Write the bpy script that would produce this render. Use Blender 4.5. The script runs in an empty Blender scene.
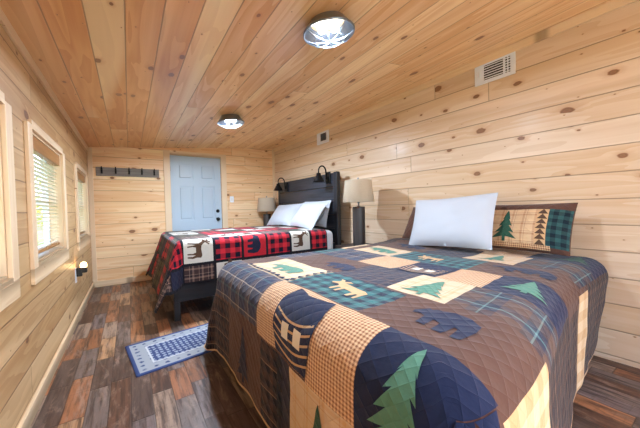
import bpy, bmesh, math, random
from mathutils import Vector, Matrix, noise
PI = math.pi
scene = bpy.context.scene
COL = scene.collection
random.seed(7)

# ------------------------------------------------------------------ room frame
XL = -0.475            # left wall face
YB = 5.293             # back wall face
YF = -1.35             # wall behind the camera
ZL = 2.05              # ceiling height at the left wall
def xw(y): return 2.48 + 0.045 * (YB - y)          # right wall face (runs very slightly out of square)
def zr(y): return 2.31 + (YB - y) / 4.82 * 0.109   # ceiling height at the right wall
def zc(x, y): return ZL + (x - XL) / (xw(y) - XL) * (zr(y) - ZL)

# ------------------------------------------------------------------ objects
def tag(o, label=None, cat=None, group=None, kind=None):
    if label: o['label'] = label
    if cat: o['category'] = cat
    if group: o['group'] = group
    if kind: o['kind'] = kind
    return o

def empty(name, loc, label=None, cat=None, group=None, kind=None):
    o = bpy.data.objects.new(name, None)
    COL.objects.link(o)
    o.empty_display_size = 0.1
    o.location = loc
    return tag(o, label, cat, group, kind)

def root_loc(o):
    v = Vector((0, 0, 0))
    while o is not None:
        v += o.location
        o = o.parent
    return v

def obj(name, bm, mats, parent=None, smooth=False, loc=None):
    """bm is in world coordinates; loc puts the origin of a top-level mesh."""
    if not isinstance(mats, (list, tuple)): mats = [mats]
    off = root_loc(parent) if parent is not None else Vector(loc or (0, 0, 0))
    if off.length > 0: bmesh.ops.translate(bm, verts=bm.verts, vec=-off)
    me = bpy.data.meshes.new(name)
    bm.to_mesh(me); bm.free()
    for m in mats: me.materials.append(m)
    if smooth:
        me.polygons.foreach_set('use_smooth', [True] * len(me.polygons))
    o = bpy.data.objects.new(name, me)
    COL.objects.link(o)
    if parent is not None: o.parent = parent
    elif loc: o.location = loc
    return o

def dup(o, loc=None, label=None, parent=None):
    c = o.copy(); COL.objects.link(c)
    if parent is not None: c.parent = parent
    if loc is not None: c.location = loc
    if label: c['label'] = label
    for ch in list(o.children): dup(ch, parent=c)
    return c

# ------------------------------------------------------------------ mesh pieces
def NB(): return bmesh.new()

def box(bm, x0, x1, y0, y1, z0, z1, bev=0.0, seg=2, mi=0, M=None, f=None):
    vs = [bm.verts.new((x, y, z)) for x in (x0, x1) for y in (y0, y1) for z in (z0, z1)]
    fs = []
    for q in ((0,1,3,2),(4,6,7,5),(0,4,5,1),(2,3,7,6),(0,2,6,4),(1,5,7,3)):
        fs.append(bm.faces.new([vs[i] for i in q]))
    out = vs
    if bev > 0:
        es = list({e for fc in fs for e in fc.edges})
        r = bmesh.ops.bevel(bm, geom=es, offset=bev, segments=seg, affect='EDGES', profile=0.5)
        out = list({v for v in r['verts']} | {v for v in vs if v.is_valid})
        fs = list({fc for v in out for fc in v.link_faces})
    for fc in fs:
        if fc.is_valid: fc.material_index = mi
    if f is not None:
        for v in out: v.co = f(v.co)
    if M is not None: bmesh.ops.transform(bm, matrix=M, verts=out)
    return out

def lathe(bm, prof, seg=32, M=None, mi=0, cap0=False, cap1=False):
    rings = []
    for r, z in prof:
        rings.append([bm.verts.new((r * math.cos(2*PI*k/seg), r * math.sin(2*PI*k/seg), z)) for k in range(seg)])
    for a, b in zip(rings[:-1], rings[1:]):
        for k in range(seg):
            fc = bm.faces.new((a[k], a[(k+1) % seg], b[(k+1) % seg], b[k])); fc.material_index = mi; fc.smooth = True
    if cap0: bm.faces.new(rings[0][::-1]).material_index = mi
    if cap1: bm.faces.new(rings[-1]).material_index = mi
    vs = [v for r in rings for v in r]
    if M is not None: bmesh.ops.transform(bm, matrix=M, verts=vs)
    return vs

def tube(bm, pts, r, seg=10, closed=False, mi=0, M=None):
    pts = [Vector(p) for p in pts]; n = len(pts)
    rad = r if isinstance(r, (list, tuple)) else [r] * n
    rings = []; prev = None
    for i, p in enumerate(pts):
        if closed: t = pts[(i+1) % n] - pts[i-1]
        else: t = pts[min(i+1, n-1)] - pts[max(i-1, 0)]
        t.normalize()
        if prev is None:
            a = Vector((0,0,1)) if abs(t.z) < .9 else Vector((1,0,0))
            u = t.cross(a).normalized()
        else:
            u = (prev - t * prev.dot(t)).normalized()
        prev = u; w = t.cross(u)
        rings.append([bm.verts.new(p + rad[i] * (u*math.cos(2*PI*k/seg) + w*math.sin(2*PI*k/seg))) for k in range(seg)])
    m = n if closed else n - 1
    for i in range(m):
        a, b = rings[i], rings[(i+1) % n]
        for k in range(seg):
            fc = bm.faces.new((a[k], a[(k+1) % seg], b[(k+1) % seg], b[k])); fc.smooth = True; fc.material_index = mi
    if not closed:
        bm.faces.new(rings[0][::-1]).material_index = mi; bm.faces.new(rings[-1]).material_index = mi
    vs = [v for q in rings for v in q]
    if M is not None: bmesh.ops.transform(bm, matrix=M, verts=vs)
    return vs

def fix(bm):
    bmesh.ops.recalc_face_normals(bm, faces=bm.faces)
    return bm

# ------------------------------------------------------------------ node helper
def srgb(r, g, b):
    f = lambda c: (c/255/12.92) if c/255 <= .04045 else ((c/255+.055)/1.055)**2.4
    return (f(r), f(g), f(b), 1)

class G:
    def __init__(self, name):
        self.m = bpy.data.materials.new(name); self.m.use_nodes = True
        self.t = self.m.node_tree; self.t.nodes.clear()
        self.out = self.n('ShaderNodeOutputMaterial')
        self.b = self.n('ShaderNodeBsdfPrincipled')
        self.l(self.b.outputs[0], self.out.inputs[0])
    def n(self, ty, **kw):
        d = self.t.nodes.new(ty)
        for k, v in kw.items(): setattr(d, k, v)
        return d
    def l(self, a, b): self.t.links.new(a, b)
    def put(self, v, sock):
        if v is None: return
        if hasattr(v, 'is_output') or isinstance(v, bpy.types.NodeSocket): self.l(v, sock)
        else: sock.default_value = v
    def math(self, op, a, b=None, c=None, clamp=False):
        d = self.n('ShaderNodeMath', operation=op, use_clamp=clamp)
        self.put(a, d.inputs[0]); self.put(b, d.inputs[1]); self.put(c, d.inputs[2])
        return d.outputs[0]
    def xyz(self, x=0.0, y=0.0, z=0.0):
        d = self.n('ShaderNodeCombineXYZ')
        self.put(x, d.inputs[0]); self.put(y, d.inputs[1]); self.put(z, d.inputs[2]); return d.outputs[0]
    def sep(self, v):
        d = self.n('ShaderNodeSeparateXYZ'); self.l(v, d.inputs[0]); return d.outputs
    def noise(self, vec, scale=1.0, detail=2.0, rough=.5, dist=0.0):
        d = self.n('ShaderNodeTexNoise'); self.put(vec, d.inputs['Vector'])
        d.inputs['Scale'].default_value = scale; d.inputs['Detail'].default_value = detail
        d.inputs['Roughness'].default_value = rough; d.inputs['Distortion'].default_value = dist
        return d.outputs[0]
    def white(self, vec):
        d = self.n('ShaderNodeTexWhiteNoise', noise_dimensions='3D'); self.l(vec, d.inputs['Vector']); return d.outputs
    def mix(self, f, a, b, blend='MIX'):
        d = self.n('ShaderNodeMix', data_type='RGBA', blend_type=blend)
        self.put(f, d.inputs[0]); self.put(a, d.inputs[6]); self.put(b, d.inputs[7]); return d.outputs[2]
    def ramp(self, f, stops, interp='LINEAR'):
        d = self.n('ShaderNodeValToRGB'); cr = d.color_ramp; cr.interpolation = interp
        while len(cr.elements) > 1: cr.elements.remove(cr.elements[-1])
        cr.elements[0].position = stops[0][0]; cr.elements[0].color = stops[0][1]
        for p, c in stops[1:]:
            e = cr.elements.new(p); e.color = c
        self.put(f, d.inputs[0]); return d.outputs[0]
    def smooth(self, x, e0, e1):
        d = self.n('ShaderNodeMapRange', interpolation_type='SMOOTHSTEP')
        self.put(x, d.inputs[0]); d.inputs[1].default_value = e0; d.inputs[2].default_value = e1
        return d.outputs[0]
    def obj(self): return self.n('ShaderNodeTexCoord').outputs['Object']
    def uv(self): return self.n('ShaderNodeTexCoord').outputs['UV']
    def bump(self, h, strength=.3, dist=.01):
        d = self.n('ShaderNodeBump'); d.inputs['Strength'].default_value = strength; d.inputs['Distance'].default_value = dist
        self.l(h, d.inputs['Height']); self.l(d.outputs[0], self.b.inputs['Normal'])
    def set(self, color=None, rough=.5, metal=0.0, spec=.5, coat=0.0, coat_rough=.1):
        self.put(color, self.b.inputs['Base Color']); self.put(rough, self.b.inputs['Roughness'])
        self.b.inputs['Metallic'].default_value = metal; self.b.inputs['Specular IOR Level'].default_value = spec
        self.b.inputs['Coat Weight'].default_value = coat; self.b.inputs['Coat Roughness'].default_value = coat_rough
        return self.m

def plain(name, col, rough=.5, metal=0.0, spec=.5, mott=.06, sc=30):
    g = G(name)
    n = g.noise(g.obj(), sc, 3)
    c = g.mix(g.math('MULTIPLY', n, mott*2), col, tuple(x*.55 for x in col[:3]) + (1,))
    return g.set(c, rough, metal, spec)

def pine(name, ua, va, w, light, dark, L=2.6, seed=0.0, rough=.46, knots=1.0, coat=.12, tint=.35, bands=.35, dense=1.0, warm_shade=None):
    g = G(name); s = g.sep(g.obj())
    u, v = s['XYZ'.index(ua)], s['XYZ'.index(va)]
    vv = g.math('DIVIDE', g.math('ADD', v, 10 + seed), w)
    row = g.math('FLOOR', vv); fv = g.math('FRACT', vv)
    rr = g.white(g.xyz(row, seed + .5, 3.1))[0]
    uu = g.math('ADD', g.math('DIVIDE', u, L), g.math('MULTIPLY', rr, 9.7))
    seg = g.math('FLOOR', uu); fu = g.math('FRACT', uu)
    rb = g.white(g.xyz(row, seg, seed + 1.7))
    r1 = rb[0]; rc = g.sep(rb[1])
    off = g.math('MULTIPLY', r1, 41.0)
    # knots
    ku = g.math('ADD', g.math('MULTIPLY', u, 3.3*dense), off); kv = g.math('MULTIPLY', v, 5.6*dense)
    vo = g.n('ShaderNodeTexVoronoi', feature='F1', voronoi_dimensions='2D'); vo.inputs['Scale'].default_value = 1.0
    vo.inputs['Randomness'].default_value = 1.0
    g.l(g.xyz(ku, kv, 0.0), vo.inputs['Vector'])
    kd = vo.outputs['Distance']; kr = g.sep(vo.outputs['Color'])
    size = g.math('MULTIPLY', g.math('POWER', kr[0], 6.0), .13*knots*dense)
    size = g.math('ADD', size, .012*knots)
    q = g.math('DIVIDE', kd, size)
    kn = g.noise(g.xyz(g.math('MULTIPLY', u, 22), g.math('MULTIPLY', v, 60), off), 1, 2)
    q = g.math('MULTIPLY', q, g.math('ADD', .62, g.math('MULTIPLY', kn, .76)))
    # grain, swinging around the knots
    bend = g.math('MULTIPLY', g.math('EXPONENT', g.math('MULTIPLY', q, -.55)), .05)
    gv = g.math('ADD', v, bend)
    n1 = g.noise(g.xyz(g.math('ADD', g.math('MULTIPLY', u, 1.1), off), g.math('MULTIPLY', gv, 55), off), 1.0, 3, .6)
    n2 = g.noise(g.xyz(g.math('ADD', g.math('MULTIPLY', u, .55), off), g.math('MULTIPLY', gv, 6.0), off), 1.0, 2, .5, .4)
    cath = g.math('FRACT', g.math('MULTIPLY', n2, 7.0))
    cath = g.smooth(cath, .0, 1.0)
    f = g.math('ADD', g.math('MULTIPLY', n1, .55), g.math('MULTIPLY', cath, bands))
    f = g.math('ADD', f, g.math('MULTIPLY', g.math('SUBTRACT', r1, .5), tint))
    base = g.mix(g.math('ADD', f, .0, clamp=True), light, dark)
    base = g.mix(g.math('MULTIPLY', rc[2], .5), base, (1.0, .95, .82, 1), 'MULTIPLY')
    if warm_shade:  # low-side rows: orange board tone with weaker light painted into the colour
        ww = g.smooth(g.math('ADD', g.math('MULTIPLY', row, w), g.math('MULTIPLY', rr, .5)), 10 + seed + warm_shade[0], 10 + seed + warm_shade[1])
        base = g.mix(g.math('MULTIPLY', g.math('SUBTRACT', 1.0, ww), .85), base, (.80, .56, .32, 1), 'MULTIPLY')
    # streaks of paler sapwood on some boards
    sap = g.smooth(g.noise(g.xyz(g.math('MULTIPLY', u, .35), g.math('MULTIPLY', v, 3.2), off), 1.0, 1), .56, .66)
    base = g.mix(g.math('MULTIPLY', g.math('MULTIPLY', sap, rc[1]), .55), base, tuple(min(1, c*1.2+.03) for c in light[:3]) + (1,))
    kc = g.ramp(q, [(0.0, srgb(78,46,30)), (.45, srgb(112,68,42)), (.8, srgb(40,22,16)), (1.0, srgb(120,72,42))])
    base = g.mix(g.math('SUBTRACT', 1.0, g.smooth(q, .95, 1.35)), base, kc)
    halo = g.math('MULTIPLY', g.math('SUBTRACT', 1.0, g.smooth(q, 1.0, 3.2)), .38)
    base = g.mix(halo, base, tuple(c*k for c, k in zip(dark[:3], (.8, .62, .5))) + (1,))
    # tongue-and-groove joints
    e = g.math('MINIMUM', fv, g.math('SUBTRACT', 1.0, fv))
    gr = g.math('SUBTRACT', 1.0, g.smooth(e, .008, .03))
    eu = g.math('MULTIPLY', g.math('MINIMUM', fu, g.math('SUBTRACT', 1.0, fu)), L / w)
    gu = g.math('SUBTRACT', 1.0, g.smooth(eu, .006, .022))
    gg = g.math('MAXIMUM', gr, gu)
    base = g.mix(g.math('MULTIPLY', gg, .72), base, tuple(c*.42 for c in dark[:3]) + (1,))
    g.bump(g.math('ADD', g.math('MULTIPLY', gg, -1.0), g.math('MULTIPLY', n1, .06)), .55, .006)
    return g.set(base, rough, 0, .5, coat, .22)

# ------------------------------------------------------------------ materials
PL, PD = srgb(224,204,182), srgb(205,152,98)
m_wall_back = pine('pine_back', 'X', 'Z', .168, srgb(250,222,184), srgb(226,174,122), seed=0.0, L=2.9)
m_wall_right = pine('pine_right', 'Y', 'Z', .178, PL, srgb(202,168,132), seed=1.0, L=3.1)
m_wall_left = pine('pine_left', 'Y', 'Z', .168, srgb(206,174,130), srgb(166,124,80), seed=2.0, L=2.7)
m_ceil = pine('pine_ceiling', 'Y', 'X', .165, srgb(250,218,172), srgb(218,164,108), seed=3.02, L=4.2, rough=.33, coat=.45, tint=.6, bands=.45, warm_shade=(.25, 1.25))
m_trimZ = pine('pine_trim_upright', 'Z', 'Y', 3.0, srgb(238,218,190), srgb(212,176,134), seed=4.0, L=9, knots=.35, tint=.1, bands=.2)
m_trimY = pine('pine_trim_long', 'Y', 'Z', 3.0, srgb(238,218,190), srgb(212,176,134), seed=5.0, L=9, knots=.35, tint=.1, bands=.2)
m_trimX = pine('pine_trim_cross', 'X', 'Z', 3.0, srgb(238,218,190), srgb(212,176,134), seed=6.0, L=9, knots=.45, tint=.1, bands=.2)

def floor_mat():
    g = G('rustic_plank_floor'); s = g.sep(g.obj()); x, y = s[0], s[1]
    w, L = .105, .46
    vv = g.math('DIVIDE', g.math('ADD', x, 10), w); row = g.math('FLOOR', vv); fv = g.math('FRACT', vv)
    rr = g.white(g.xyz(row, 1.3, 7.7))[0]
    uu = g.math('ADD', g.math('DIVIDE', y, g.math('ADD', .34, g.math('MULTIPLY', rr, .3))), g.math('MULTIPLY', rr, 13.3))
    seg = g.math('FLOOR', uu); fu = g.math('FRACT', uu)
    rb = g.white(g.xyz(row, seg, 4.4)); r1 = rb[0]; rc = g.sep(rb[1])
    c = g.ramp(r1, [(0, srgb(98,70,56)), (.15, srgb(140,96,68)), (.28, srgb(154,106,76)), (.4, srgb(112,102,100)),
                    (.52, srgb(154,136,122)), (.63, srgb(88,74,70)), (.72, srgb(164,116,82)), (.82, srgb(116,106,108)), (.91, srgb(176,142,110))], 'CONSTANT')
    off = g.math('MULTIPLY', r1, 37)
    n1 = g.noise(g.xyz(g.math('ADD', g.math('MULTIPLY', x, 42), off), g.math('MULTIPLY', y, 3.2), off), 1, 4, .65)
    n2 = g.noise(g.xyz(g.math('ADD', g.math('MULTIPLY', x, 16), off), g.math('MULTIPLY', y, 4.0), off), 1, 5, .7, .5)
    c = g.mix(g.math('MULTIPLY', g.smooth(n1, .40, .66), .8), c, srgb(56,40,35))
    c = g.mix(g.math('MULTIPLY', g.smooth(n2, .52, .72), .5), c, srgb(166,148,136))
    c = g.mix(g.math('MULTIPLY', g.smooth(n2, .46, .30), .6), c, srgb(54,40,36))
    saw = g.noise(g.xyz(g.math('MULTIPLY', x, 6), g.math('MULTIPLY', y, 75), off), 1, 1)
    c = g.mix(g.math('MULTIPLY', g.math('MULTIPLY', g.smooth(saw, .55, .7), rc[2]), .3), c, srgb(70,54,46))
    e = g.math('MINIMUM', fv, g.math('SUBTRACT', 1.0, fv)); eu = g.math('MINIMUM', fu, g.math('SUBTRACT', 1.0, fu))
    gg = g.math('MAXIMUM', g.math('SUBTRACT', 1.0, g.smooth(e, .01, .04)), g.math('SUBTRACT', 1.0, g.smooth(eu, .003, .012)))
    c = g.mix(g.math('MULTIPLY', gg, .5), c, srgb(44,32,28))
    c = g.mix(1.0, c, (1.0, .90, .82, 1), 'MULTIPLY')
    g.bump(g.math('ADD', g.math('MULTIPLY', gg, -1), g.math('MULTIPLY', n1, .25)), .25, .004)
    return g.set(c, g.math('ADD', .34, g.math('MULTIPLY', n2, .18)), 0, .45)
m_floor = floor_mat()

def fabric(name, warp, weft, pu, pv, quilt=.045, rough=.9, solid=None, noise_amt=.22):
    """woven cloth: stripes along both directions; warp/weft = [(pos, colour)] over one period"""
    g = G(name); s = g.sep(g.uv()); u, v = s[0], s[1]
    if solid is None:
        a = g.ramp(g.math('FRACT', g.math('DIVIDE', g.math('ADD', u, 20), pu)), warp, 'CONSTANT')
        b = g.ramp(g.math('FRACT', g.math('DIVIDE', g.math('ADD', v, 20), pv)), weft, 'CONSTANT')
        c = g.mix(.5, a, b)
    else: c = solid
    n = g.noise(g.xyz(g.math('MULTIPLY', u, 60), g.math('MULTIPLY', v, 60), 0), 1, 4, .7)
    if isinstance(c, tuple): dk = tuple(x*.6 for x in c[:3]) + (1,)
    else: dk = g.mix(1.0, c, (.6, .6, .6, 1), 'MULTIPLY')
    c = g.mix(g.math('MULTIPLY', n, noise_amt*2, clamp=True), c, dk)
    wv = g.noise(g.xyz(g.math('MULTIPLY', u, 500), g.math('MULTIPLY', v, 500), 0), 1, 1)
    h = g.math('MULTIPLY', wv, .05)
    if quilt:
        a = g.math('ABSOLUTE', g.math('SINE', g.math('MULTIPLY', g.math('ADD', u, v), PI/quilt/1.414)))
        b = g.math('ABSOLUTE', g.math('SINE', g.math('MULTIPLY', g.math('SUBTRACT', u, v), PI/quilt/1.414)))
        q = g.math('POWER', g.math('MULTIPLY', a, b), .4)
        h = g.math('ADD', h, q)
        h = g.math('ADD', h, g.math('MULTIPLY', g.noise(g.xyz(g.math('MULTIPLY', u, 28), g.math('MULTIPLY', v, 28), 0), 1, 3), .9))
    g.bump(h, .42, .007)
    g.b.inputs['Sheen Weight'].default_value = .15
    return g.set(c, rough, 0, .15)

def solid(name, c, **k): return fabric(name, None, None, 1, 1, solid=c, **k)
W_ = lambda *a: list(a)
c_brown, c_navy = srgb(90,61,50), srgb(22,33,64)
f_brown = solid('cloth_brown', c_brown)
f_navy = solid('cloth_navy', c_navy)
f_cream0 = solid('cloth_cream', srgb(236,226,204))
f_green = solid('cloth_green', srgb(84,134,114), quilt=.03)
f_dkgreen = solid('cloth_dark_green', srgb(44,84,68), quilt=.03)
f_tan = solid('cloth_tan', srgb(204,166,122))
f_tanq = fabric('cloth_tan_check', [(0, srgb(206,164,116)), (.5, srgb(222,192,150))], [(0, srgb(200,156,108)), (.5, srgb(226,198,158))], .11, .11)
f_ging = fabric('cloth_gingham', [(0, srgb(146,98,68)), (.5, srgb(232,196,154))], [(0, srgb(146,98,68)), (.5, srgb(232,196,154))], .013, .013)
f_tanp = fabric('cloth_tan_plaid', [(0, srgb(204,170,134)), (.5, srgb(166,122,90)), (.68, srgb(208,178,144)), (.8, srgb(150,106,78)), (.85, srgb(216,182,142))],
                 [(0, srgb(216,182,142)), (.5, srgb(184,140,104)), (.68, srgb(220,190,152)), (.8, srgb(150,106,78)), (.84, srgb(216,182,142))], .075, .075)
f_cream = fabric('cloth_cream_plaid', [(0, srgb(212,188,156)), (.55, srgb(206,166,120)), (.7, srgb(212,188,156)), (.8, srgb(190,146,104)), (.84, srgb(212,188,156))],
                 [(0, srgb(212,188,156)), (.55, srgb(206,166,120)), (.7, srgb(212,188,156)), (.8, srgb(190,146,104)), (.84, srgb(212,188,156))], .085, .085)
f_teal = fabric('cloth_teal_buffalo', [(0, srgb(14,30,54)), (.5, srgb(56,112,112))], [(0, srgb(14,30,54)), (.5, srgb(56,112,112))], .07, .07)
f_plaid = fabric('cloth_navy_plaid', [(0, srgb(40,50,78)), (.30, srgb(196,180,160)), (.34, srgb(74,70,80)), (.62, srgb(44,54,80)), (.8, srgb(60,98,108)), (.88, srgb(40,50,78))],
                 [(0, srgb(48,52,74)), (.35, srgb(196,180,160)), (.39, srgb(96,76,68)), (.7, srgb(44,54,80))], .15, .15)
f_dark = fabric('cloth_dark_plaid', [(0, srgb(72,48,40)), (.3, srgb(12,14,28)), (.55, srgb(84,56,44)), (.7, srgb(176,140,110)), (.74, srgb(14,14,26))],
                [(0, srgb(62,42,36)), (.3, srgb(12,14,28)), (.6, srgb(80,54,44)), (.8, srgb(12,14,26))], .12, .12)
f_tplaid = fabric('cloth_brown_teal_plaid', [(0, srgb(84,62,54)), (.3, srgb(38,46,66)), (.55, srgb(98,140,140)), (.62, srgb(38,48,70)), (.8, srgb(96,72,62))],
                  [(0, srgb(92,68,58)), (.35, srgb(36,42,62)), (.6, srgb(110,144,140)), (.64, srgb(60,64,72)), (.85, srgb(92,68,58))], .16, .16)
f_rocks = fabric('cloth_rock_print', [(0, srgb(44,46,64)), (.25, srgb(96,76,70)), (.4, srgb(40,42,60)), (.7, srgb(150,130,116)), (.73, srgb(52,50,64))],
                 [(0, srgb(40,42,60)), (.3, srgb(92,74,70)), (.5, srgb(40,42,60))], .09, .07)
# the red quilt
f_cream1 = solid('cloth_white', srgb(212,209,200), quilt=.05)
f_red = solid('cloth_red', srgb(182,38,50), quilt=.05)
f_black = solid('cloth_black', srgb(26,26,34), quilt=.05)
f_buff = fabric('cloth_red_buffalo', [(0, srgb(22,22,40)), (.5, srgb(206,44,58))], [(0, srgb(18,18,36)), (.5, srgb(206,44,58))], .105, .105, quilt=.05)
f_bplaid = fabric('cloth_brown_plaid', [(0, srgb(70,54,54)), (.3, srgb(150,124,112)), (.5, srgb(48,42,48)), (.75, srgb(176,152,138)), (.8, srgb(70,54,54))],
                  [(0, srgb(66,52,52)), (.3, srgb(150,124,112)), (.5, srgb(48,42,48)), (.75, srgb(176,152,138)), (.8, srgb(70,54,54))], .09, .09, quilt=.05)
f_olive = fabric('cloth_olive_plaid', [(0, srgb(30,30,34)), (.5, srgb(84,80,62))], [(0, srgb(30,30,34)), (.5, srgb(84,80,62))], .105, .105, quilt=.05)
f_nvy1 = solid('cloth_midnight', srgb(34,36,58), quilt=.05)
f_deer = solid('cloth_deer_brown', srgb(88,66,52), quilt=.03)
f_white = fabric('pillow_white', None, None, 1, 1, quilt=0, solid=srgb(184,190,200), noise_amt=.03)
f_sheet = fabric('sheet_white', None, None, 1, 1, quilt=0, solid=srgb(214,220,230), noise_amt=.03)
f_green_end = fabric('cloth_forest_buffalo', [(0, srgb(24,36,44)), (.5, srgb(48,84,84))], [(0, srgb(24,36,44)), (.5, srgb(48,84,84))], .055, .055, quilt=.05)

m_black = plain('black_metal', srgb(22,22,26), .4, .6)
m_blackp = plain('black_plastic', srgb(24,24,26), .45)
m_white = plain('white_enamel', srgb(230,238,250), .4, mott=.02)
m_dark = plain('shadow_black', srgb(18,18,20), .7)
m_steel = plain('galvanised_steel', srgb(150,160,172), .28, .9, mott=.2, sc=14)
m_door = plain('door_blue_grey', srgb(174,194,212), .42, mott=.02)
m_vinyl = plain('window_white', srgb(226,228,228), .4, mott=.02)
m_dkwood = None

def wood(name, ua, va, wa, light, dark, w=.19, rough=.5, gap=.5):
    g = G(name); s = g.sep(g.obj()); u = s['XYZ'.index(ua)]; v = s['XYZ'.index(va)]; t = s['XYZ'.index(wa)]
    row = g.math('FLOOR', g.math('DIVIDE', g.math('ADD', v, 5), w))
    r = g.white(g.xyz(row, 2.2, 5.5))[0]; off = g.math('MULTIPLY', r, 31)
    n = g.noise(g.xyz(g.math('ADD', g.math('MULTIPLY', u, 2.5), off), g.math('MULTIPLY', v, 45), g.math('MULTIPLY', t, 45)), 1, 4, .65)
    n2 = g.noise(g.xyz(g.math('ADD', g.math('MULTIPLY', u, 1.4), off), g.math('MULTIPLY', v, 9), t), 1, 2, .5, .5)
    f = g.math('ADD', g.math('MULTIPLY', n, .7), g.math('MULTIPLY', n2, .5))
    c = g.ramp(f, [(.3, dark), (.85, light)])
    c = g.mix(g.math('MULTIPLY', r, .35), c, dark)
    g.bump(n, .35, .003)
    return g.set(c, rough, 0, .45)
m_head = wood('charcoal_plank', 'Y', 'Z', 'X', srgb(64,68,80), srgb(10,11,14), rough=.34)
m_rail = wood('charcoal_rail', 'X', 'Z', 'Y', srgb(48,49,56), srgb(16,16,20), w=3)
m_railY = wood('charcoal_foot_rail', 'Y', 'Z', 'X', srgb(48,49,56), srgb(16,16,20), w=3)
m_post = wood('charcoal_post', 'Z', 'X', 'Y', srgb(46,47,54), srgb(14,14,18), w=3)
m_stand = wood('dark_brown_stand', 'X', 'Y', 'Z', srgb(74,60,54), srgb(34,28,26), w=3)
m_grey = wood('grey_barn_board', 'X', 'Z', 'Y', srgb(168,162,155), srgb(90,86,84), w=3, rough=.7)
m_lampb = wood('dark_lamp_wood', 'Z', 'X', 'Y', srgb(78,70,68), srgb(20,18,19), w=3, rough=.45)
def shade_mat():
    g = G('linen_shade')
    s = g.sep(g.obj())
    n = g.noise(g.xyz(g.math('MULTIPLY', s[0], 300), g.math('MULTIPLY', s[1], 300), g.math('MULTIPLY', s[2], 60)), 1, 2)
    c = g.mix(n, srgb(222,210,192), srgb(192,178,158))
    g.set(c, .9, 0, .1)
    tr = g.n('ShaderNodeBsdfTranslucent'); g.put(srgb(232,210,176), tr.inputs[0])
    mx = g.n('ShaderNodeMixShader'); mx.inputs[0].default_value = .3
    g.l(g.b.outputs[0], mx.inputs[1]); g.l(tr.outputs[0], mx.inputs[2]); g.l(mx.outputs[0], g.out.inputs[0])
    return g.m
m_shade = shade_mat()

def emit(name, c, s):
    g = G(name); g.set(c, .4)
    g.b.inputs['Emission Color'].default_value = c; g.b.inputs['Emission Strength'].default_value = s
    return g.m
BULB = 26.0
m_bulb = emit('bulb_glow', (.78, .89, 1.0, 1), BULB)
m_night = emit('night_light_glow', (1.0, .62, .28, 1), 14.0)

def glass_mat():
    g = G('window_glass')
    tr = g.n('ShaderNodeBsdfTransparent'); gl = g.n('ShaderNodeBsdfGlossy'); gl.inputs['Roughness'].default_value = .02
    fr = g.n('ShaderNodeFresnel'); fr.inputs[0].default_value = 1.12
    mx = g.n('ShaderNodeMixShader'); g.l(fr.outputs[0], mx.inputs[0]); g.l(tr.outputs[0], mx.inputs[1]); g.l(gl.outputs[0], mx.inputs[2])
    g.l(mx.outputs[0], g.out.inputs[0]); g.t.nodes.remove(g.b)
    return g.m
m_glass = glass_mat()

# ================================================================== SETTING
def structure(o, label, cat): return tag(o, label, cat, kind='structure')

T = .12
bm = NB(); box(bm, XL - T, 3.0, YF - T, YB + T, -.12, 0)
structure(obj('floor', bm, m_floor), 'rustic multi-tone brown and grey plank floor under both beds', 'floor')

# ceiling: one sloping slab
bm = NB()
lo, hi = [], []
for (x, y, z) in ((XL - T, YF - T, None), (3.0, YF - T, None), (3.0, YB + T, None), (XL - T, YB + T, None)):
    z = zc(x, y); lo.append(bm.verts.new((x, y, z))); hi.append(bm.verts.new((x, y, z + .12)))
bm.faces.new(lo); bm.faces.new(hi[::-1])
for i in range(4): bm.faces.new((lo[i], lo[(i+1) % 4], hi[(i+1) % 4], hi[i]))
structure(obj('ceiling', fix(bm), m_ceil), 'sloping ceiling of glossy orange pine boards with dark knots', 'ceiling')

# left wall with three window openings
WZ0, WZ1 = .80, 1.60
WINS = [(.96, 1.89), (2.33, 3.26), (4.06, 4.95)]
bm = NB()
box(bm, XL - T, XL, YF - T, YB + T, 0, WZ0); box(bm, XL - T, XL, YF - T, YB + T, WZ1, ZL + .02)
ys = [YF - T] + [q for w in WINS for q in w] + [YB + T]
for a, b in zip(ys[0::2], ys[1::2]): box(bm, XL - T, XL, a, b, WZ0, WZ1)
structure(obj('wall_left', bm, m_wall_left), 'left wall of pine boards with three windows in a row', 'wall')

# back wall with the door opening
DX0, DX1, DZ = .588, 1.41, 2.03
bm = NB()
box(bm, XL, DX0, YB, YB + T, 0, ZL); box(bm, DX1, xw(YB), YB, YB + T, 0, ZL)
box(bm, DX0, DX1, YB, YB + T, DZ, ZL)
vs = [(XL, ZL), (xw(YB), ZL), (xw(YB), zr(YB))]
a = [bm.verts.new((x, YB, z)) for x, z in vs]; b = [bm.verts.new((x, YB + T, z)) for x, z in vs]
bm.faces.new(a[::-1]); bm.faces.new(b)
for i in range(3): bm.faces.new((a[i], a[(i+1) % 3], b[(i+1) % 3], b[i]))
structure(obj('wall_back', bm, m_wall_back), 'far end wall of knotty pine boards around the pale blue door', 'wall')

# right wall
bm = NB()
y0, y1 = YF - T, YB + T
lo = [bm.verts.new(p) for p in ((xw(y0), y0, 0), (xw(y1), y1, 0), (xw(y1) + T, y1, 0), (xw(y0) + T, y0, 0))]
hi = [bm.verts.new(p) for p in ((xw(y0), y0, zr(y0)), (xw(y1), y1, zr(y1)), (xw(y1) + T, y1, zr(y1)), (xw(y0) + T, y0, zr(y0)))]
bm.faces.new(lo[::-1]); bm.faces.new(hi)
for i in range(4): bm.faces.new((lo[i], lo[(i+1) % 4], hi[(i+1) % 4], hi[i]))
structure(obj('wall_right', fix(bm), m_wall_right), 'right wall of wide pale knotty pine boards behind the pillows', 'wall')

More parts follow.
